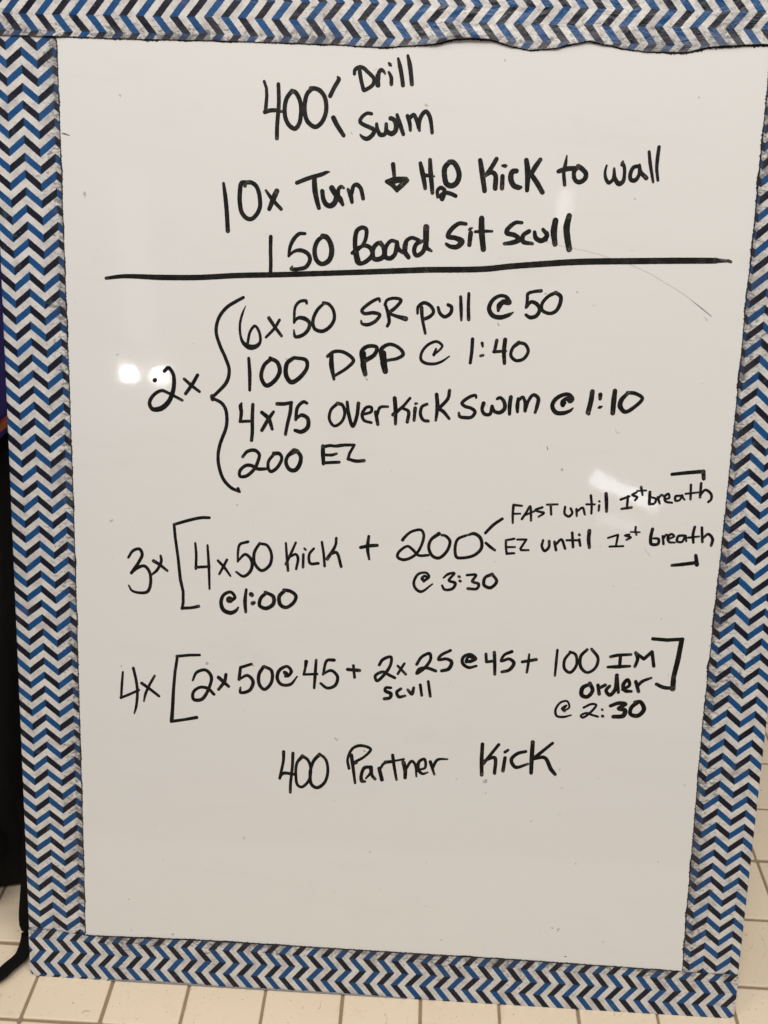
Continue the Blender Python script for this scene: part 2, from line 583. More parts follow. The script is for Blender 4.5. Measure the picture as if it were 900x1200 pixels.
# ------------------------------------------------------------------ handwriting: ink lying on the board
def smooth_path(pts, straight):
    """pts (x, y, w) -> dense samples"""
    if len(pts) == 1:
        pts = pts + [(pts[0][0] + .05, pts[0][1], pts[0][2])]
    out, knots = [], []
    for i in range(len(pts) - 1):
        p1, p2 = pts[i], pts[i + 1]
        p0 = pts[i - 1] if i > 0 else tuple(2 * a - b for a, b in zip(p1, p2))
        p3 = pts[i + 2] if i + 2 < len(pts) else tuple(2 * a - b for a, b in zip(p2, p1))
        L = math.hypot(p2[0] - p1[0], p2[1] - p1[1])
        k = max(2, int(L / .55))
        knots.append(len(out))
        # centripetal Catmull-Rom (no overshoot at unevenly spaced knots)
        def tj(ti, a, b):
            return ti + max(1e-4, math.hypot(b[0] - a[0], b[1] - a[1])) ** .5
        t0 = 0.0
        t1 = tj(t0, p0, p1); t2 = tj(t1, p1, p2); t3 = tj(t2, p2, p3)
        for s in range(k):
            f = s / k
            if straight:
                out.append(tuple(a + (b - a) * f for a, b in zip(p1, p2)))
                continue
            t = t1 + (t2 - t1) * f
            r = []
            for c in range(2):
                A1 = (t1 - t) / (t1 - t0) * p0[c] + (t - t0) / (t1 - t0) * p1[c]
                A2 = (t2 - t) / (t2 - t1) * p1[c] + (t - t1) / (t2 - t1) * p2[c]
                A3 = (t3 - t) / (t3 - t2) * p2[c] + (t - t2) / (t3 - t2) * p3[c]
                B1 = (t2 - t) / (t2 - t0) * A1 + (t - t0) / (t2 - t0) * A2
                B2 = (t3 - t) / (t3 - t1) * A2 + (t - t1) / (t3 - t1) * A3
                r.append((t2 - t) / (t2 - t1) * B1 + (t - t1) / (t2 - t1) * B2)
            r.append(p1[2] + (p2[2] - p1[2]) * f)
            out.append(tuple(r))
    out.append(pts[-1])
    knots.append(len(out) - 1)
    return out, knots


WORDS = [
 ('400', [(1,[20104,73923,216,20274,73462,234,20303,72920,253,20265,72453,271,20227,71984,290]), (0,[20170,71827,308,20520,71935,308,21021,71960,290,21398,71889,217]), (0,[21145,73748,287,21177,73091,294,21185,72314,301,21126,71532,308,21076,70748,309,21074,70039,310]), (0,[22131,73301,324,21763,72791,324,21621,72088,325,21713,71387,326,22037,70884,327,22415,70734,327,22703,71093,326,22819,71720,325,22810,72344,325,22635,72884,324,22381,73228,324,22131,73301,324]), (0,[23581,73482,323,23255,73128,323,23098,72504,324,23109,71804,325,23327,71222,326,23875,70880,326,24288,71123,326,24609,71754,325,24663,72377,324,24502,72995,323,24163,73376,323,23829,73501,323,23497,73503,323])]),
 ('branch mark', [(0,[25468,74285,214,25536,74171,321,25234,73626,322,24932,73018,323]), (0,[25196,71531,361,25455,71067,362,25972,70333,308])]),
 ('Drill', [(0,[26657,74535,249,26691,74804,285,26974,75000,284,27263,74966,284,27641,74667,285,28064,74252,285,28034,73867,285,27712,73592,286,27387,73433,286]), (0,[27001,74924,284,27097,74389,303,27208,73930,285,27344,73470,286]), (0,[28349,73796,321,28393,74258,314,28422,74641,308,28581,74835,302,28789,74724,222,28876,74572,142]), (0,[28329,74448,320,28407,73797,321]), (0,[29124,75303,177,29225,75190,284,29293,75130,142]), (0,[29143,74692,195,29318,74350,284,29350,73890,285]), (0,[29784,75618,194,29924,75125,319,30068,74516,311,30190,73828,303]), (0,[30472,75819,212,30613,75289,336,30736,74604,319,30827,73916,302])]),
 ('Swim', [(0,[27968,71856,252,27677,71889,263,27270,71609,275,27154,71295,286,27408,71105,298,27870,70918,309,28208,70729,320,28052,70374,332,27685,70132,344,27349,70243,253,27203,70397,163]), (0,[28361,71162,252,28439,70773,298,28674,70426,343,29003,70510,307,29065,71176,270]), (0,[29065,71176,252,29121,70708,316,29459,70519,379,29743,70720,365,29769,71189,351,29593,71497,337,29359,71571,324]), (0,[29830,71813,251,30058,71195,342,30330,70497,289]), (0,[30592,71749,305,30758,71286,306,30834,70781,234]), (0,[30746,71597,305,31027,71835,305,31244,71529,305,31383,71142,306,31495,70794,234]), (0,[31430,70987,306,31492,71533,305,31722,71965,304,31924,72085,304,32183,71779,305,32328,71238,287,32418,70655,270])]),
 ('10x', [(0,[17126,66792,232,17246,65956,325,17353,64946,342,17447,63421,344]), (0,[18840,66897,308,18486,66856,355,18347,66182,350,18349,65442,344,18493,64770,339,18850,64372,333,19207,64313,327,19561,64592,326,19842,65139,326,19852,65679,325,19764,66214,324,19548,66679,324,19193,66905,324,18840,66897,324]), (0,[18663,66960,200,18735,66660,278]), (0,[20293,66360,201,20758,65767,309,21438,65075,263]), (0,[21106,66345,385,20898,65904,432,20552,65055,310])]),
 ('Turn', [(0,[22590,66960,304,23475,67309,320,24396,67585,320,24779,67739,252,25009,67788,84]), (0,[23877,67281,371,23938,66475,423,24081,65816,373,24247,65229,323]), (0,[24480,66414,338,24584,65827,360,24824,65464,381,25136,65397,403,25440,65662,423,25507,66143,363,25187,66650,304]), (0,[25187,66650,422,25426,66288,422,25823,65856,423,26024,65491,254]), (0,[25661,66146,304,25690,66588,295,25879,66754,286,26074,66670,185]), (0,[26385,66567,253,26588,66167,371,26700,65691,287]), (0,[26662,66316,304,26803,66833,303,27032,66926,320,27307,66697,314,27432,66333,309,27519,65968,304])]),
 ('down arrow', [(0,[29653,68399,346,29708,68004,310,29783,67489,274]), (1,[29232,67199,274,29645,67367,292,30062,67416,310,30647,67405,329]), (1,[29232,67199,311,29618,66928,238,29992,66514,165]), (1,[30734,67311,310,30412,66946,265,29991,66538,220]), (0,[29486,67125,366,29986,67176,165,30402,67240,164,30586,67229,402]), (1,[29571,67087,329,29960,66697,275,30286,66983,329])]),
 ('H2O', [(0,[31648,68520,290,31794,67969,382,31991,67180,338,32065,66783,292]), (0,[32344,68771,290,32424,67824,382,32539,67033,338,32603,66476,293]), (0,[31971,67696,328,32706,67632,127]), (0,[33760,68643,362,33446,68242,399,33456,67609,400,33618,67136,401,33957,67001,401,34323,67191,401,34507,67711,400,34313,68339,381,34009,68648,380,33760,68643,380]), (0,[33015,66206,256,32972,66644,274,33214,66849,310,33470,66695,316,33444,66336,323,33331,66054,329,33235,66331,256,33520,66497,283,33897,66466,311,34321,66300,292])]),
 ('Kick', [(0,[35992,68815,337,36157,68037,401,36417,66702,361]), (0,[37171,68931,337,36774,68234,338,36412,67766,275]), (0,[36412,67766,275,36834,68006,338,37133,67828,359,37181,66905,382]), (0,[37628,68482,190,37840,68468,316,37964,68489,105]), (0,[37668,67747,338,37674,66916,339]), (0,[38658,68137,358,38372,68085,390,38272,67622,422,38522,67120,391,38916,66990,360,39040,67011,254]), (0,[39335,68885,357,39477,68108,442,39504,66818,317]), (0,[40338,68952,315,40031,68487,378,39728,67930,316]), (0,[39728,67930,358,40092,67477,380,40620,66704,360])]),
 ('to', [(0,[42231,69265,125,42172,68716,272,42084,68164,273,42202,67247,274]), (0,[41700,68174,315,42244,68351,378,43005,68413,335]), (0,[43110,68553,356,42830,68180,315,42915,67631,315,43214,67454,337,43629,67693,347,43680,68061,357,43390,68376,356,43091,68552,356])]),
 ('wall', [(0,[45134,68648,161,45052,68215,209,45144,67745,258,45369,67474,306,45640,67677,243,45687,68463,179]), (0,[45690,68424,197,45798,67759,306,46110,67412,378,46384,67575,315,46451,68088,251,46384,68635,260,46247,68828,268]), (0,[46279,68945,179,46215,68710,233]), (0,[47483,68658,268,47082,68571,286,46875,68097,299,46947,67706,311,47235,67673,323,47492,68032,269,47477,68736,215]), (0,[47483,68658,250,47596,68269,295,48037,67847,341]), (0,[48094,69646,231,48242,68831,268,48549,67584,197]), (0,[48771,69993,249,48727,69153,285,48731,68528,250,48881,67709,215])]),
 ('150', [(0,[20683,63084,300,20675,62100,282,20699,61277,283,20690,60324,284]), (0,[23241,63368,243,22815,63341,280,22395,62922,318,22145,62384,272,22051,61724,226]), (0,[22051,61724,169,22491,62080,244,22961,62158,319,23478,61925,319,23655,61518,320,23364,60974,320,22938,60823,302,22251,60805,283,22335,60989,132]), (0,[24606,63222,280,24188,62844,337,23986,62184,356,24170,61449,348,24559,61212,339,25067,61472,376,25269,62052,412,25170,62705,393,24863,63147,392,24564,63221,392])]),
 ('Board', [(0,[26803,62051,262,27177,62388,280,27595,62643,224]), (0,[27595,62643,298,27794,63138,298,27801,63788,316,27519,63903,325,27143,63691,335,27005,63118,354,27052,62303,374,27286,61488,375]), (0,[27054,62221,449,27288,61406,450,27545,61331,319,28048,61631,346,28335,62008,374,28196,62413,345,27851,62609,317,27512,62560,271,27098,62140,224]), (0,[29036,62680,354,28777,62836,317,28406,62500,354,28335,62008,360,28472,61683,365,28897,61694,369,29186,61948,374,29126,62519,326,28903,62880,279]), (0,[29958,62988,279,29703,63022,279,29375,62688,304,29261,62277,329,29317,61828,355,29659,61755,346,29989,62050,336,30131,62870,335]), (0,[30128,62951,279,30229,62465,372,30577,62188,261]), (0,[30731,62641,409,30745,62233,382,31012,61872,354]), (0,[30731,62641,409,30843,63051,316,31216,63263,278,31727,63113,278]), (0,[31983,63038,278,31569,62825,334,31419,62332,326,31600,62009,317,32015,62224,335,32247,62760,371,32281,64059,406]), (0,[32238,64058,443,32270,63249,463,32338,62600,344,32685,62364,223])]),
 ('Sit', [(0,[35163,64347,276,34660,64359,317,34053,63860,360,33883,63430,360,34455,63323,360,34907,63091,472,34609,62718,389,34104,62705,320,33781,62880,250]), (0,[35372,63916,111,35494,63992,276,35653,64080,110]), (0,[35545,63714,360,35485,62862,333]), (0,[36297,64760,413,36339,63915,469,36532,62583,416]), (0,[35880,63807,221,36443,63857,249,37107,63873,193])]),
 ('scull', [(0,[39261,64529,247,38787,64518,302,38193,63960,358,38203,63779,359,38838,63613,359,39106,63317,386,38616,63098,359,38056,63011,249]), (0,[39820,63940,330,39401,63627,331,39425,63203,359,40122,63063,248]), (0,[40223,63889,275,40348,63469,358,40796,63298,386,41148,63670,358,40835,64085,275]), (0,[41137,63851,302,41105,63366,276]), (0,[41703,64744,438,41631,63923,495,41773,63080,386]), (0,[42675,65092,410,42541,64307,493,42659,63465,468,42832,62743,441])]),
 ('divider line', [(0,[8130,59739,256,9447,59914,320,12358,59908,415,15259,59985,413,18147,60201,412,21024,60333,410,22171,60391,410]), (0,[22171,60391,410,26738,60650,408,32401,60992,436]), (0,[32401,60992,436,36620,61158,434,38571,61400,433,40795,61621,447,43565,61856,461,47711,62017,459,50736,62123,457,53587,62197,426]), (0,[53522,62302,122,54014,62315,61,54347,62270,46]), (0,[53532,62195,122,54079,62209,91,54464,62192,61]), (0,[53542,62088,152,54033,62114,91,54363,62109,46]), (0,[54407,62218,243,54633,62143,213])]),
 ('2x', [(0,[11754,52178,345,11796,52220,345]), (0,[12520,52911,298,12833,53173,298,13190,52730,298,13266,52023,327,13122,51206,357,12751,50479,387,12172,50020,417,11545,49978,348,11323,50432,301,11665,51056,283,12294,51413,265,12811,51246,248,13897,50721,231]), (0,[14066,52353,252,14580,51914,276,15250,51428,230]), (0,[15102,52689,275,14684,51968,298,14161,51240,276])]),  # digit's top stroke left open, standing in for lamp glare over the ink
 ('curly brace', [(0,[18634,58607,245,18078,58298,268,17368,57837,269,16757,57032,270,16551,56036,271,16857,54952,272,17266,54065,273,17554,53170,273,17369,52257,297,16284,51055,253]), (0,[16232,51104,368,16283,50902,368]), (0,[16283,50953,253,16956,50619,276,17266,50170,277,17380,49509,277,17329,48788,278,16849,47429,280,16691,46593,269,16742,45761,276,17109,44674,282,17740,44014,271,18319,43773,260]), (0,[18265,43982,259,18403,43723,189])]),
 ('6x50', [(0,[18812,57976,67,18560,57379,202,18380,56585,202,18443,55696,203,18669,55205,294,19181,54922,452,19691,55037,339,19944,55393,225,19837,56133,225,19529,56520,225,19175,56114,225,18976,55215,226]), (0,[20591,57142,291,21002,56563,269,21567,55838,247]), (0,[21403,57018,224,21003,56365,247,20379,55704,203]), (0,[23456,58302,200,23403,58476,266,22950,58434,244,22603,58034,223,22518,56853,201]), (0,[22518,56903,156,22817,57206,268,23322,57172,335,23681,56887,290,23637,56443,291,23240,55987,291,22634,55820,269,22505,56311,134]), (0,[24763,58339,222,24269,57836,267,23951,57042,268,24092,56456,280,24652,56275,291,25201,56587,290,25561,57187,267,25476,57870,259,25116,58300,251,24712,58386,244])]),
 ('SR', [(0,[28969,58596,177,28913,58789,243,28321,58529,265,27638,57876,266,27843,57687,277,28543,57755,288,28998,57622,266,28662,57123,278,28067,56860,289,27662,56947,222,27607,57141,156]), (0,[29427,58317,243,29648,57640,288,29717,57055,266,29595,56807,244]), (0,[29375,58364,243,29514,58708,243,30108,58870,242,30561,58737,264,30229,58242,276,29742,57838,288]), (0,[29695,57739,221,30251,57560,266,30958,57385,398])]),
 ('pull', [(0,[31841,57801,199,31873,58288,242,32310,58592,286,32816,58364,275,33033,57932,265,32748,57583,276,32257,57374,287]), (0,[32124,58247,309,32202,57518,265,32477,56352,222]), (0,[33367,58282,242,33534,57849,265,33892,57616,287,34327,57920,286,34357,58358,275,34103,58497,264]), (0,[35018,59103,241,35086,58282,286,35146,57408,198]), (0,[35620,59361,241,35621,58491,263,35690,57473,286])]),
 ('at sign', [(0,[38197,58956,162,37895,58589,346,37871,58183,245]), (0,[37866,58273,265,38161,58776,366,38524,58831,508,38664,58790,366,38413,59186,284,37951,59263,264,37418,58934,305,37175,58298,346,37476,57811,357,38035,57691,367,38668,57890,306,38979,58079,122])]),
 ('50', [(0,[40961,59704,283,40400,59626,243,39999,59454,263,39980,59006,243,39920,58466,223]), (0,[40009,58513,162,40262,58879,284,40729,58713,304,40937,58315,305,40689,57858,305,40237,57755,305,39952,57927,244]), (0,[42043,59600,283,41514,59317,263,41092,58768,264,41119,58320,264,41683,58084,264,42129,58259,284,42414,58805,304,42424,59342,303,42043,59600,303])]),
 ('100', [(0,[19063,54087,238,19145,52960,307,19151,51673,240]), (0,[20796,54095,306,20263,53598,306,20039,52687,307,20429,52064,342,21042,52416,342,21464,53184,341,21258,53855,323,20719,54138,306]), (0,[22478,54192,305,22024,53803,340,21959,52899,375,22349,52383,375,22959,52704,341,23558,53551,305,23473,54073,305,22554,54239,271])]),
 ('DPP', [(0,[25114,54423,270,25594,54781,270,26354,54759,278,27098,54185,287,26685,53649,262,25633,52940,238]), (0,[25414,54656,304,25433,53760,406,25638,52714,238]), (0,[27873,54731,370,27867,53836,473,28022,53166,372]), (0,[27859,54134,472,27717,54875,336,28161,55261,302,28844,55207,285,28708,54682,328,28039,54215,371]), (0,[29356,54777,470,29410,54033,539,29549,53439,439]), (0,[29325,54329,438,29196,55069,336,29818,55459,268,30582,55185,268,30869,54749,285,30457,54438,260,29705,54266,236])]),
 ('at sign', [(0,[33191,54781,255,33344,55238,153,33189,54837,179,33523,55074,178,33688,55248,178]), (0,[33689,55214,178,33792,55477,203,33380,55768,229,32703,55500,229,32267,54922,230,32229,54412,243,32526,54160,256,33219,54102,230,33785,54290,204,34364,54704,115])]),
 ('1:40', [(0,[36052,56028,279,36038,55150,279,35965,54267,255]), (0,[36784,55758,253,36842,55513,177]), (0,[36717,54810,229,36909,54861,203]), (1,[37876,55993,278,37747,55202,254]), (1,[37693,55145,254,38600,55228,203]), (0,[38497,56067,328,38452,55224,329,38535,54324,280]), (0,[39531,55874,328,39099,55469,253,38994,54903,254,39378,54554,254,39940,54684,254,40269,55279,253,39990,55776,253,39531,55874,253])]),
 ('4x75', [(0,[18532,50655,161,18450,50448,345,18503,49940,300,18433,49272,254]), (0,[18402,49240,254,19386,49304,231]), (0,[19400,50582,276,19364,49457,300,19370,48431,290,19311,47810,279]), (0,[20106,49994,299,20626,49552,346,20922,48742,254]), (0,[21013,50075,230,20626,49500,323,20116,48611,278]), (0,[21286,50696,298,21851,50714,298,22416,50835,252]), (0,[22364,50833,275,22321,50170,298,22078,49038,277,21961,48367,254]), (0,[23597,50823,229,23339,50916,274,22883,50495,275,22742,49521,253]), (0,[22741,49572,184,23200,49894,298,23667,49655,321,23678,48991,345,23219,48616,346,22702,48701,277])]),
 ('200', [(0,[18618,46490,233,18982,46918,280,19554,47043,303,19921,46745,280,19820,46169,280,19511,45532,281,18885,44986,282,18414,44968,258,18413,45387,270,18882,45822,281,19300,45838,292,19824,45596,304,20450,45619,257]), (0,[21065,46786,256,20654,46199,257,20659,45627,269,20870,45426,281,21387,45810,280,21692,46549,256,21481,46852,302,21065,46838,349]), (0,[22672,47102,464,22158,46669,279,22029,46146,303,22327,45636,327,22744,45599,350,23101,46081,349,23165,46706,325,22879,47110,325])]),
 ('EZ', [(0,[24896,47561,309,24907,46997,366,24960,46181,282]), (0,[24897,47498,281,25459,47618,253,25836,47594,252,26335,47699,224]), (0,[25035,46876,225,25600,46896,253,25974,47010,197]), (0,[24921,46242,254,25486,46301,254,26177,46351,254]), (1,[25961,47598,280,26585,47708,252,27335,47735,224,26976,47071,239,26861,46627,239]), (0,[26861,46627,253,27492,46487,281,28118,46547,281])]),
 ('Overkick', [(0,[25891,50823,277,25465,50378,250,25356,49632,244,25740,49149,237,26294,49478,244,26528,50166,250,26327,50776,277,25952,50887,305]), (0,[26694,51010,249,26841,50054,305,27174,49173,278,27466,49951,291,27564,50940,304]), (0,[27897,50089,222,28573,50359,249,28564,50666,249,28192,50654,249,27872,50088,277,28033,49661,250,28597,49495,222]), (0,[28909,50308,305,29098,49388,278]), (0,[29014,50127,249,29245,50689,249,29836,50770,193]), (0,[30334,51425,330,30425,50544,331,30461,49460,250]), (0,[31505,51463,220,30973,50808,248,30252,50169,304]), (0,[30977,50686,221,31418,50455,276,31360,49651,277]), (0,[31951,51062,220,32073,51090,138]), (0,[31927,50717,303,31874,49793,249]), (0,[32814,51054,248,32452,50858,248,32352,50240,276,32616,49818,263,32964,49768,249]), (0,[33522,51811,301,33621,50897,330,33541,49849,221]), (0,[34489,52147,273,34393,51534,274,33690,50715,275]), (0,[33626,50774,275,34067,50544,303,34558,50007,221])]),
 ('swim', [(0,[36536,51669,193,36485,51840,232,36016,51695,270,35477,51204,271,35703,50995,271,36230,50840,271,36502,50590,271,36261,50192,272,35743,50131,291,35349,50204,253,35276,50462,214]), (0,[37118,51258,329,37030,50780,271,37246,50442,291,37635,50455,271,37777,51064,271]), (0,[37779,51021,290,37970,50682,290,38406,50611,310,38735,50924,328,38663,51439,289,38346,51729,260,38135,51636,231]), (0,[39161,51799,308,39108,51195,328,39129,50505,251]), (0,[39727,51689,269,39690,51128,328,39723,50698,232]), (0,[39774,51604,250,40063,51829,250,40259,51406,270,40295,50804,290]), (0,[40327,50977,289,40507,51586,250,40868,52026,269,41226,51781,307,41177,51178,308,41059,50700,232])]),
 ('at sign', [(0,[43285,51519,208,43112,51328,354,43050,51558,291,43449,51850,312,43644,51717,520,43730,51813,478,43523,52131,291,43017,52068,312,42485,51679,333,42329,51208,334,42637,50752,355,43198,50724,334,43696,50928,250,43897,51121,125])]),
 ('1:10', [(0,[45263,52419,373,45217,51769,394,45051,50834,396]), (0,[45051,50834,396,45104,50742,292]), (0,[45879,52208,352,45884,51884,269]), (0,[45812,51213,166,45902,51253,270,46055,51314,145]), (0,[46946,52520,351,46913,51733,414,46905,50850,374]), (0,[47899,52367,289,47477,51844,373,47421,51378,394,47822,50974,312,48442,51320,290,49031,52034,269,48450,52385,289,47895,52413,289])]),
 ('FAST', [(0,[39828,43478,238,39807,42819,212,39847,42100,186]), (0,[39826,43513,212,40474,43467,185]), (0,[39865,42821,186,40392,42842,159]), (0,[40533,42428,213,40853,42980,199,41117,43468,185,41204,42993,212,41243,42336,186]), (0,[40750,42736,172,41548,43126,172]), (0,[42057,43409,198,41544,43186,198,41785,43076,199,42201,42973,199,41810,42658,159]), (0,[42393,43637,172,43207,43692,171]), (0,[42685,43648,211,42769,42875,185])]),
 ('until', [(0,[43802,43512,198,43802,42976,205,44143,42774,212,44381,43058,205,44240,43410,198]), (0,[44686,43368,211,44746,42834,185]), (0,[44757,43192,172,45143,43505,198,45354,42977,185]), (0,[45714,44477,210,45823,43769,197,45848,43080,185]), (0,[45415,43777,171,46053,43802,171]), (0,[46383,44052,184,46420,44030,158]), (0,[46406,43733,197,46390,43316,171]), (0,[46861,44663,288,46949,43932,289,46998,43280,237])]),
 ('1st', [(1,[48017,44255,209,48648,44523,196]), (1,[48539,44519,221,48537,43574,197]), (1,[48128,43525,197,48878,43665,221]), (0,[49163,44853,171,48855,44642,184,49246,44490,196,49104,44230,184]), (0,[49487,45274,220,49643,44672,171]), (0,[49208,44965,147,49874,45034,159])]),
 ('breath', [(0,[50186,44914,245,50205,44028,245]), (0,[50209,43973,221,50583,44043,196,50685,44379,196,50326,44532,159]), (0,[50811,44550,208,50993,44058,184]), (0,[50874,44442,171,51067,44726,196,51200,44676,196]), (0,[51364,44405,171,51678,44528,184,51597,44835,196,51345,44626,208,51432,44242,208,51926,44150,172]), (0,[52470,44724,195,52152,44657,208,52181,44326,196,52499,44394,177,52627,44786,159,52758,44514,183,52876,44408,122]), (0,[53232,45602,195,53301,44480,196]), (0,[52887,44884,171,53843,45031,158]), (0,[53993,45741,219,54005,44673,220]), (0,[53995,44783,171,54362,45238,219,54821,44925,219,54857,44540,220,54663,44311,195])]),
 ('corner mark', [(1,[51737,46348,267,52744,46495,291,54017,46651,315]), (1,[54070,46653,339,54153,46109,316])]),
 ('branch mark', [(0,[37771,41234,214,38329,41859,253,39007,42404,213]), (0,[37873,40390,215,38183,40123,255,38576,39848,188])]),
 ('EZ', [(0,[39394,40694,201,39424,40150,201,39513,39606,202]), (0,[39394,40694,187,40035,40842,201]), (0,[39483,40152,188,40132,40179,174]), (0,[39512,39631,215,40100,39692,188]), (1,[40274,40791,187,40980,40819,187,40551,40075,201,40617,39956,188,41206,39980,174])]),
 ('until', [(0,[42276,40812,213,42212,40325,227,42446,39971,241,42756,40287,234,42749,40771,227]), (0,[43163,40727,227,43323,40068,227]), (0,[43261,40489,200,43679,40929,226,44019,40218,214]), (0,[44485,41504,226,44621,40363,227]), (0,[44093,40886,186,44970,40921,186]), (0,[45033,41370,239,45083,41324,186]), (0,[45060,40985,226,45175,40507,200]), (0,[45793,41713,318,45784,41015,306,45887,40391,266])]),
 ('1st', [(1,[47266,41203,174,48011,41481,174]), (1,[48015,41425,199,47916,40574,174]), (1,[47426,40520,175,48484,40598,174]), (0,[48881,41539,174,48560,41447,186,49007,41319,186,48695,41114,186]), (0,[49324,42152,186,49324,41871,180,49427,41538,174]), (0,[48974,41745,149,49661,41750,149])]),
 ('breath', [(0,[50619,42036,272,50533,41358,273,50629,40855,273,51118,40875,248,51140,41270,223,50755,41311,186]), (0,[51447,41508,210,51553,40893,211]), (0,[51487,41284,186,51709,41631,198,51876,41581,186]), (0,[51900,41301,173,52315,41543,186,52083,41702,198,51836,41411,223,51973,41079,211,52413,41041,161]), (0,[53068,41629,210,52640,41556,223,52566,41159,211,52950,41119,192,53176,41634,173,53270,41188,173]), (0,[53819,42332,222,53734,41712,247,53822,41098,210]), (0,[53408,41475,198,54211,41597,160]), (0,[54364,42298,222,54499,41182,223]), (0,[54495,41463,185,54896,41815,222,55256,41437,247,55196,40929,235])]),
 ('corner mark', [(0,[52351,39228,250,53161,39342,299,54236,39534,299]), (1,[54098,40095,273,54251,39365,349])]),
 ('3x', [(0,[9417,38063,208,9816,38639,249,10325,38799,270,10549,38390,270,10261,37724,271,9643,36808,272]), (0,[9643,36808,209,10160,37252,271,10718,37416,271,11126,36918,251,11175,35885,273,10916,35307,273,10310,35186,252,9662,35347,200,9410,35762,147]), (0,[11463,37868,312,11920,37607,271,12560,37119,229]), (0,[12040,38312,208,12090,37894,250,11730,37131,250,11308,36738,188])]),
 ('square bracket', [(0,[15981,41564,245,15345,41539,266,14433,41320,266,13152,40902,247]), (1,[13152,40902,247,13233,39891,247,13447,38231,249,13615,36461,271,13837,35435,251,13829,34488,252,13732,34009,232]), (0,[13733,34057,274,14568,34141,252,15079,34278,294])]),
 ('4x50', [(0,[14845,39462,196,14913,38555,229,14877,37373,230]), (0,[14877,37492,247,15969,37597,230]), (0,[15829,39327,196,15925,37713,246,15977,35757,182]), (0,[16667,38113,229,17203,37546,246,17668,36900,181]), (0,[17391,38217,213,17130,37690,246,16767,37010,197]), (0,[19078,39752,244,18430,39507,228,18287,38989,212,18260,38106,180]), (0,[18260,38136,164,18866,38719,245,19374,38226,278,19305,37413,278,18728,36916,246,18146,37246,197]), (0,[20014,39674,227,19587,38896,261,19621,38016,261,20174,37450,262,20820,37919,261,20957,38806,244,20591,39522,235,20014,39645,227])]),
 ('kick', [(0,[22097,39759,194,22181,38710,228,22296,37540,229]), (0,[22885,39835,194,22607,39167,227,22117,38048,245]), (0,[22398,38646,195,22898,38887,227,23074,38601,244,22943,37685,212]), (0,[23580,39382,194,23682,39284,194]), (0,[23501,38912,227,23488,37855,228]), (0,[24324,39413,210,23974,38931,227,24058,38202,244,24704,38230,244]), (0,[24958,39963,210,25120,38979,227,25211,38031,228]), (0,[26093,40329,225,26035,39745,226,25414,38626,308]), (0,[25621,39000,227,26119,39166,259,26530,38043,244])]),
 ('@ 1:00', [(0,[17641,34889,497,17597,34932,596]), (0,[17597,34843,364,18034,35131,265,17713,35565,264,17130,35315,281,16910,34633,315,17129,34042,366,17715,33843,366,18153,34088,266,18299,34320,166]), (0,[18950,35842,231,18852,34868,331,18914,33972,249]), (0,[19344,35457,396,19403,35400,363]), (0,[19465,34716,364,19581,34781,298]), (0,[20550,35614,296,20117,35148,297,20049,34547,298,20560,34345,331,21139,34745,330,21133,35342,330,20477,35685,264]), (0,[22070,35903,296,21612,35363,329,21721,34696,330,22160,34492,297,22807,34968,297,22945,35496,296,22506,35848,296,21998,35930,296])]),
 ('plus sign', [(0,[28035,39649,274,28672,39806,306,29339,39877,273]), (0,[28650,40573,241,28577,39628,306,28731,38731,194])]),
 ('200', [(0,[31324,40393,288,31418,40541,256,31965,41068,224,32736,41243,239,32961,40892,240,32786,39946,240,32317,39201,241,31479,38802,258,30974,39000,250,31033,39366,241,31724,39902,225,32160,39630,241,32601,39213,241,33380,39245,225]), (0,[34156,41012,319,33543,40483,256,33399,39826,262,33736,39187,268,34238,39063,273,34849,39669,256,35026,40471,255,34656,40860,239,34372,40906,223]), (0,[36272,40954,223,35653,40641,239,35467,40056,248,35605,39192,257,36004,39137,257,36980,39395,256,37515,39996,271,37405,40784,279,36896,41123,286,36411,40988,191])]),
 ('branch mark', [(0,[37764,41187,207,38400,41900,238,39046,42383,205]), (0,[37845,40413,223,38577,39866,207])]),
 ('@ 3:30', [(0,[33105,37189,259,32957,37329,259,33162,37558,226,33381,37421,226,33108,37116,227]), (0,[33176,37192,227,33520,37500,194,33294,37813,210,32658,37683,226,32327,37009,235,32489,36501,244,32926,36269,244,33800,36925,146]), (0,[34659,37476,162,35001,37783,226,35494,37877,210,35095,37274,226,35601,37076,259,35408,36627,243,34771,36526,243,34573,36841,194]), (0,[35860,37629,242,35918,37603,226]), (0,[35947,37282,226,36005,37255,226]), (0,[36492,37773,209,37199,37804,225,36941,37281,242,37447,37083,242,37324,36711,242,36615,36680,243]), (0,[38466,37931,289,37917,37615,258,37875,37028,274,38382,36830,274,38850,37363,258,38466,37931,257])]),
 ('4x', [(0,[8778,28410,187,8687,27449,235,8588,26162,212]), (0,[8558,26182,236,9181,26459,236,10095,26932,211]), (0,[9656,28791,257,9872,27720,246,9958,26765,247,9833,25473,236,9667,24873,142]), (0,[10331,27530,281,11041,27032,258,11751,26480,235]), (0,[11416,28220,210,10943,27347,234,10623,26585,235,10490,25989,165])]),
 ('square bracket', [(1,[15150,30170,231,14339,30131,254,13272,29976,255]), (1,[13323,29999,255,13106,28619,256,12968,27127,281,12868,25412,306,12785,24385,355]), (1,[12754,24330,284,13888,24549,260,14866,24782,306])]),
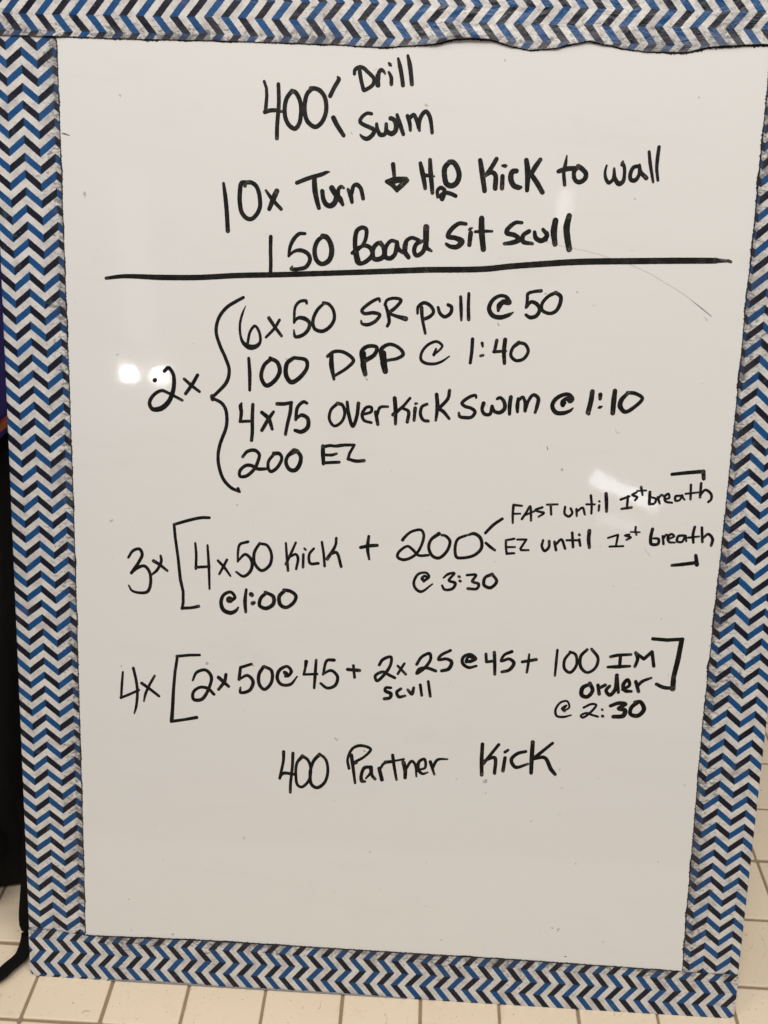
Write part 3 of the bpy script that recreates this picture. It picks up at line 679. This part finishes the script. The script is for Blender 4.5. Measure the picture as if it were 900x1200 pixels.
 ('2x50', [(0,[14563,27974,188,14896,28673,263,15636,28913,281,16094,28390,300,15960,27528,264,15296,26378,322,14635,26345,303,14606,26946,265,15136,27402,264,15795,27349,302,16321,26859,264]), (0,[16701,28334,338,17522,27605,282]), (0,[17308,28619,281,17194,28017,300,16700,27307,264]), (1,[19399,29604,242,18502,29272,261,18390,28246,281]), (0,[18390,28246,187,19077,28620,281,19537,28131,300,19246,27347,301,18508,27139,263,18507,27568,169]), (0,[20378,29413,298,20024,28751,299,20062,27901,300,20475,27494,281,21042,28119,281,21033,29139,280,20459,29451,279])]),
 ('@ 45', [(0,[22178,28685,224,22338,28948,224,22092,29055,261,22341,28693,224,22661,29133,298,22331,29541,260,21684,29171,298,21528,28484,299,21860,27989,280,22594,28025,280,23155,28733,130]), (0,[23866,30037,333,23794,29442,223,23688,28928,223]), (0,[23688,28928,223,24775,29015,223]), (0,[24673,30193,241,24614,28973,279,24553,27814,224]), (0,[26128,30263,296,25563,30202,259,25262,29005,223]), (0,[25262,29039,186,25904,29374,260,26432,28892,278,26254,28119,279,25610,27866,261,25082,28232,224])]),
 ('plus sign', [(0,[27243,29523,296,28198,29485,314]), (0,[27703,29883,240,27825,28875,241])]),
 ('2x25', [(0,[29796,30031,258,30071,30498,276,30706,30746,257,30725,30160,258,30269,29295,277,29643,28673,259,29501,29089,259,30103,29456,258,30594,29227,277,31085,28997,259]), (0,[31292,30019,221,31959,29343,240]), (0,[31814,30245,221,31315,29346,221]), (0,[32810,30226,257,33186,30864,256,33814,31178,274,33911,30731,256,33462,29955,276,32839,29454,239,33017,29849,221,33622,29962,276,34352,29745,276]), (0,[35475,31523,255,34697,31053,256,34552,30711,256,35187,30792,274,35597,30560,311,35383,29963,312,34831,29769,275])]),
 ('scull', [(0,[30790,28136,241,30387,28116,260,30347,27859,297,30807,27627,334,30737,27283,279,30303,27176,298]), (0,[31599,28091,259,31287,27786,278,31461,27404,297,31975,27514,223]), (0,[32166,28034,241,32501,27711,334,32643,28227,241]), (0,[33164,28507,259,33311,27615,241]), (0,[33795,28825,240,34006,27581,259])]),
 ('@ 45', [(0,[37026,30712,256,36759,30616,256,36930,31041,219,37336,30894,219,37030,30629,256,37542,30904,219,37079,31265,255,36533,31023,274,36477,30518,293,36972,30157,275,37602,30321,201]), (1,[38315,31357,255,38380,30693,255,39011,30806,255]), (0,[38973,31521,291,39055,30558,292,39101,29689,256]), (0,[40361,31653,290,39776,31343,236,39565,30833,255,40190,31029,255,40572,30714,310,40240,30113,292,39662,29918,256])]),
 ('plus sign', [(0,[41232,30829,255,42326,31081,291]), (0,[41748,31486,181,41716,30685,237,41646,29980,219])]),
 ('100', [(0,[43957,31955,213,43925,30902,246,43894,29813,198]), (0,[44966,31778,245,44579,31159,246,44629,30408,255,45077,30127,263,45535,30753,246,45402,31648,245,44961,31852,229]), (0,[46297,32095,245,45839,31519,278,45901,30620,279,46430,30193,246,47043,30599,246,47197,31433,261,46648,32156,261])]),
 ('IM', [(0,[48181,31585,261,48667,31728,277,49763,31854,244]), (0,[48955,31667,277,48953,30766,278]), (0,[48032,30722,229,48738,30786,327,49754,30880,229]), (0,[50132,32021,293,50315,31507,293,50152,30869,261]), (1,[50208,31950,260,50808,31530,293,51394,32155,292,51633,30970,277])]),
 ('square bracket', [(1,[51376,33226,291,52507,33174,307,53691,33303,291]), (1,[53627,33226,387,53483,31657,422,53261,30147,392,53275,29167,459]), (0,[53271,29212,295,52559,29237,328,51970,29481,295])]),
 ('order', [(0,[46713,29223,297,46163,28892,363,46134,28282,364,46573,28152,331,46964,28704,330,46707,29299,330]), (0,[47360,29179,297,47514,28427,297]), (0,[47519,28959,280,47930,29207,296]), (0,[48291,29149,263,48034,28757,297,48347,28392,330,48741,28867,330,48792,30081,328]), (0,[48792,30081,295,49014,28653,264]), (0,[49310,28896,231,49849,29301,279,49672,29746,295,49352,29277,329,49529,28831,329,50033,28780,247]), (0,[50322,29627,295,50601,28808,296]), (0,[50494,29257,263,50818,29651,279,51502,29986,213])]),
 ('@ 2:30', [(0,[44864,26842,216,44633,27060,183,44975,27338,183,44715,26911,167,45203,27166,183,45024,27693,183,44526,27591,199,44135,26958,217,44241,26426,217,44752,26344,217,45390,26530,150]), (0,[46351,27223,199,46974,27561,216,47337,27503,199,47017,26951,216,46337,26379,217,46183,26524,200,46598,26776,200,47039,26645,200,47552,26517,200]), (0,[47837,27145,216,47869,27101,199]), (0,[47907,26582,266,47951,26568,233]), (0,[48487,27484,298,49112,27745,331,49660,27696,314,49147,27288,331,49658,27161,364,49551,26696,398,48770,26579,332]), (0,[50603,27895,363,50140,27414,331,50111,26878,332,50694,26754,365,51150,27313,364,50814,27936,330,50389,27885,297])]),
 ('400', [(0,[22121,22146,305,22108,21384,255,21921,20315,256,21816,19778,257]), (0,[21816,19778,154,22088,20230,308,23085,20202,256]), (0,[22894,22070,280,22856,20837,256,22730,19414,257,22718,18583,258]), (0,[23670,21819,331,23237,21210,255,23165,20029,256,23320,19269,257,23655,19110,257,24147,19551,256,24409,20450,230,24171,21495,267,23669,21877,305]), (0,[25097,22070,330,24612,21460,280,24354,20447,281,24482,19392,295,24930,19121,308,25530,19568,282,25810,20527,255,25656,21574,254,25319,21965,254,25042,22067,254])]),
 ('Partner', [(0,[27562,20974,254,27432,21786,228,27826,22740,253,28474,23029,278,29302,22759,252,28828,22094,228,28074,21587,254]), (0,[27731,22152,329,27927,20876,280,28100,19710,230]), (0,[27859,21400,305,28186,21499,228]), (0,[29401,21190,305,28855,21102,305,28598,20443,280,28667,19917,332,28910,19895,230]), (0,[29346,21187,330,29360,20719,254,28990,20171,178]), (0,[29403,21132,305,29476,20491,280,29739,20153,280]), (0,[30061,21109,330,30311,20125,331]), (0,[30118,21054,228,30484,21600,253,31082,21713,177]), (0,[30502,21741,177,31459,21885,190,32055,22034,202]), (0,[31128,22333,278,31253,21524,278,31516,20191,229]), (0,[32032,21741,379,32196,21108,355,32221,20406,305]), (0,[32249,21169,253,32714,21894,252,32997,21618,253,33145,20574,177]), (0,[33287,21167,177,33825,21371,227,33741,22124,252,33315,21868,278,33287,21167,329,33627,20834,253,34059,20975,152]), (0,[34239,21918,302,34610,20829,202]), (0,[34426,21345,253,34829,22124,252,35640,22226,151])]),
 ('Kick', [(0,[38419,23678,314,38415,22406,335,38486,20984,317]), (0,[39739,23711,274,38556,21958,276]), (0,[38627,22235,237,39461,22553,315,39533,21187,297]), (0,[40281,23087,275,40525,23282,235]), (0,[40308,22598,295,40201,21443,316]), (0,[41966,23231,274,41302,23015,294,40826,22444,315,41200,21826,315,42199,22154,216]), (0,[42474,24072,351,42476,22623,373,42499,21385,315]), (0,[44076,24066,253,42594,22630,314]), (0,[42594,22630,275,43516,22770,314,44084,21800,354,44451,21364,276])])]
stroke_no = 0
for wi, (wname, strokes) in enumerate(WORDS):
    verts, faces, thin = [], [], []
    for si, (straight, flat) in enumerate(strokes):
        pts = [(flat[k] / 100, flat[k + 1] / 100, flat[k + 2] / 100) for k in range(0, len(flat), 3)]
        S, knots = smooth_path(pts, straight)
        stroke_no += 1
        sd = stroke_no * 3.71
        tot = len(S)
        z = .06 + .012 * (si % 9)
        base = len(verts)
        fade0 = random.random() < .35
        fade1 = random.random() < .7
        hw = []
        for i, (x, y, w) in enumerate(S):
            a, b = S[max(0, i - 1)], S[min(tot - 1, i + 1)]
            dx, dy = b[0] - a[0], b[1] - a[1]
            L = math.hypot(dx, dy) or 1
            dx, dy = dx / L, dy / L
            h = w / 2 * (1 + .05 * fbm(i * .35, sd))
            hw.append(h)
            j1 = .05 * fbm(i * .8, sd, 4)
            zz = (z + .010 * i / tot) * MM
            verts.append(((x - dy * (h + j1)) * MM, (y + dx * (h + j1)) * MM, zz))
            verts.append((x * MM, y * MM, zz))
            verts.append(((x + dy * (h - j1)) * MM, (y - dx * (h - j1)) * MM, zz))
            q = .12 + .35 * max(0, fbm(i * .12, sd, 7))
            if fade1:
                q += .8 * max(0, 1 - (tot - 1 - i) / 5.0)
            if fade0:
                q += .7 * max(0, 1 - i / 5.0)
            thin += [q, q * .8, q]
        for i in range(tot - 1):
            for j in (0, 1):
                faces.append((base + i * 3 + j, base + i * 3 + j + 1, base + i * 3 + j + 4, base + i * 3 + j + 3))
        caps = {0, tot - 1}
        if straight:
            caps |= set(knots)
        for kk in range(2, tot - 2):     # round joins at sharp turns
            a, b, c = S[kk - 2], S[kk], S[kk + 2]
            d1, d2 = math.atan2(b[1] - a[1], b[0] - a[0]), math.atan2(c[1] - b[1], c[0] - b[0])
            if abs((d2 - d1 + math.pi) % (2 * math.pi) - math.pi) > .5:
                caps.add(kk)
        for ci, kk in enumerate(sorted(caps)):
            x, y, w = S[kk]
            h = hw[kk]
            b0 = len(verts)
            zz = (z + .011 + .0007 * ci) * MM
            q = thin[base // 1 + kk * 3] if base + kk * 3 < len(thin) else .2
            verts.append((x * MM, y * MM, zz))
            thin.append(q)
            for k in range(14):
                an = k * 2 * math.pi / 14
                rr = h * (1 + .05 * fbm(k * .9, sd, kk))
                verts.append(((x + rr * math.cos(an)) * MM, (y + rr * math.sin(an)) * MM, zz))
                thin.append(q)
            for k in range(14):
                faces.append((b0, b0 + 1 + k, b0 + 1 + (k + 1) % 14))
    me = mesh('handwriting', verts, faces)
    bm = bmesh.new()
    bm.from_mesh(me)
    for f in bm.faces:
        if f.normal.z < 0:
            f.normal_flip()
    bm.to_mesh(me)
    bm.free()
    at = me.attributes.new('thin', 'FLOAT', 'POINT')
    at.data.foreach_set('value', thin)
    name = {'divider line': 'drawn_line', 'square bracket': 'drawn_bracket', 'corner mark': 'drawn_bracket', 'curly brace': 'drawn_bracket',
            'branch mark': 'drawn_mark', 'down arrow': 'drawn_arrow', 'plus sign': 'drawn_plus', 'at sign': 'drawn_symbol'}.get(wname, 'written_word')
    lab = ('black marker ' + wname) if name != 'written_word' else 'handwritten black "%s"' % wname
    link(name, me, M_ink, board, lab)


def ribbon(name, pts, w, mat, z=.03, label=None):
    S, _ = smooth_path([(x, y, ww) for x, y, ww in pts], False)
    verts, faces = [], []
    for i, (x, y, ww) in enumerate(S):
        a, b = S[max(0, i - 1)], S[min(len(S) - 1, i + 1)]
        dx, dy = b[0] - a[0], b[1] - a[1]
        L = math.hypot(dx, dy) or 1
        h = ww * w / 2 * (1 + .5 * fbm(i * .3, len(pts)))
        verts += [((x - dy / L * h) * MM, (y + dx / L * h) * MM, z * MM), ((x + dy / L * h) * MM, (y - dx / L * h) * MM, z * MM)]
    for i in range(len(S) - 1):
        faces.append((2 * i + 1, 2 * i + 3, 2 * i + 2, 2 * i))
    return link(name, mesh(name, verts, faces), mat, board, label)


ribbon('scratch_mark', [(385.78, 637.88, 0.30), (419.39, 630.24, 0.70), (442.77, 625.97, 0.90), (459.92, 621.55, 0.90), (474.59, 617.07, 1.00), (487.45, 611.92, 1.00), (500.49, 604.94, 1.00), (513.55, 597.95, 1.00), (521.50, 592.64, 1.00)], 0.55, M_scratch, label='faint curved grey scratch')
ribbon('scratch_mark', [(519.84, 593.70, 0.50), (525.50, 589.67, 0.90), (530.84, 585.82, 1.00), (536.19, 581.96, 0.80)], 0.7, M_scratch_dark, label='darker end of the curved scratch')
ribbon('smudge', [(530.59, 581.80, 0.30), (533.37, 578.78, 1.00)], 1.3, M_scratch, label='small grey tick')
ribbon('smudge', [(46.81, 726.80, 0.60), (47.33, 723.28, 1.00), (47.51, 719.15, 0.60)], 1.7, M_red, label='small red marker smudge on the left tape edge')
ribbon('smudge', [(50.11, 700.79, 0.40), (52.67, 700.24, 1.00), (56.49, 699.12, 0.30)], 1.6, M_scratch_dark, label='small dark smudge')
ribbon('smudge', [(462.62, 48.97, 0.50), (464.77, 49.12, 1.00)], 1.2, M_scratch_dark, label='small dark smudge')
ribbon('smudge', [(450.15, 75.42, 0.50), (451.63, 74.72, 1.00)], 1.0, M_scratch_dark, label='small dark smudge')
ribbon('smudge', [(421.18, 481.54, 0.50), (421.99, 478.95, 1.00)], 0.9, M_scratch_dark, label='small dark smudge')
ribbon('smudge', [(471.87, 496.36, 0.50), (473.35, 493.81, 1.00), (475.97, 493.26, 0.50)], 0.8, M_scratch, label='small grey tick')
ribbon('smudge', [(500.38, 405.94, 0.50), (506.22, 398.71, 0.90)], 0.7, M_scratch, label='small grey tick')

# ------------------------------------------------------------------ black bag on the floor behind the board's left edge
bag = empty('black_bag', 'black fabric bag slumped on the tiles behind the lower left edge of the whiteboard', 'bag',
            Matrix.Translation((-.215, .228, 0)))


def blob(name, cx, cy, cz, rx, ry, rz, e, mat, parent, seed, amp=.012, nu=48, nv=28, flat=True, taper=.12):
    verts, faces = [], []
    def sp(a, p):
        return math.copysign(abs(a) ** p, a)
    for i in range(nv + 1):
        ph = -math.pi / 2 + math.pi * i / nv
        for j in range(nu):
            th = 2 * math.pi * j / nu
            x = rx * sp(math.cos(ph), e) * sp(math.cos(th), e)
            y = ry * sp(math.cos(ph), e) * sp(math.sin(th), e)
            z = rz * sp(math.sin(ph), e)
            d = amp * fbm(x * 9 + seed, y * 9, z * 5 + seed, 4)
            k = 1 + d / max(rx, ry)
            sl = 1 - taper * (z / rz)
            px, py, pz = cx + x * k * sl, cy + y * k * sl, cz + z + d * .5
            verts.append((px, py, max(pz, .001) if flat else pz))
    for i in range(nv):
        for j in range(nu):
            faces.append((i * nu + j, i * nu + (j + 1) % nu, (i + 1) * nu + (j + 1) % nu, (i + 1) * nu + j))
    return link(name, mesh(name, verts, faces), mat, parent, smooth=True)


def strap(name, pts, width, thick, mat, parent, up=(0, 0, 1)):
    P = []
    for i in range(len(pts) - 1):
        p0 = Vector(pts[max(0, i - 1)]); p1 = Vector(pts[i]); p2 = Vector(pts[i + 1]); p3 = Vector(pts[min(len(pts) - 1, i + 2)])
        for s in range(8):
            t = s / 8
            P.append(.5 * ((2 * p1) + (-p0 + p2) * t + (2 * p0 - 5 * p1 + 4 * p2 - p3) * t * t + (-p0 + 3 * p1 - 3 * p2 + p3) * t ** 3))
    P.append(Vector(pts[-1]))
    verts, faces = [], []
    U = Vector(up)
    for i, p in enumerate(P):
        d = (P[min(len(P) - 1, i + 1)] - P[max(0, i - 1)]).normalized()
        s = d.cross(U)
        s = s.normalized() if s.length > 1e-4 else Vector((1, 0, 0))
        nrm = s.cross(d).normalized()
        for a, b in ((-1, -.6), (-.9, -1), (.9, -1), (1, -.6), (1, .6), (.9, 1), (-.9, 1), (-1, .6)):
            verts.append(p + s * a * width / 2 + nrm * b * thick / 2)
    for i in range(len(P) - 1):
        for j in range(8):
            faces.append((i * 8 + j, i * 8 + (j + 1) % 8, i * 8 + 8 + (j + 1) % 8, i * 8 + 8 + j))
    faces += [tuple(range(8)), tuple(range(len(verts) - 1, len(verts) - 9, -1))]
    me = mesh(name, [tuple(v) for v in verts], faces)
    bm = bmesh.new(); bm.from_mesh(me); bmesh.ops.recalc_face_normals(bm, faces=bm.faces); bm.to_mesh(me); bm.free()
    return link(name, me, mat, parent)


blob('body', 0, 0, .19, .20,   .152, .222, .29, M_nylon, bag, 1.0, .016, taper=.02)
blob('pocket', .045, -.14, .15, .125, .045, .115, .35, M_nylon, bag, 4.0, .008)
strap('zip', [(-.14, -.155, .25), (-.06, -.158, .262), (.04, -.158, .262), (.13, -.155, .25)], .008, .003, M_zip, bag, (0, -1, .2))
strap('handle', [(-.06, 0, .395), (-.05, 0, .425), (0, 0, .44), (.05, 0, .425), (.06, 0, .395)], .025, .005, M_web, bag, (0, 1, 0))
strap('strap', [(0.1650, -0.1100, 0.1600), (0.1970, -0.1400, 0.1000), (0.2003, -0.1844, 0.0300), (0.2025, -0.1924, 0.0120), (0.2031, -0.2092, 0.0080), (0.1956, -0.2213, 0.0070), (0.1868, -0.2316, 0.0060), (0.1565, -0.2483, 0.0060), (0.1085, -0.2436, 0.0060), (-0.0850, -0.1800, 0.0200), (-0.1250, -0.1200, 0.0600)], .0125, .003, M_web, bag, (0, 0.25, 1))

towel = empty('folded_fleece', 'dark blue fleece with orange piping lying on top of the black bag', 'fleece',
              Matrix.Translation((-.235, .235, .425)))
blob('cloth', 0, 0, .095, .20, .12, .115, .25, M_blue, towel, 9.0, .02, flat=False)
strap('piping', [(-.15, -.11, -.002), (-.05, -.128, -.004), (.06, -.128, .0), (.15, -.105, .0), (.19, -.05, .0), (.20, .03, .0)], .007, .006, M_orange, towel, (0, 0, 1))
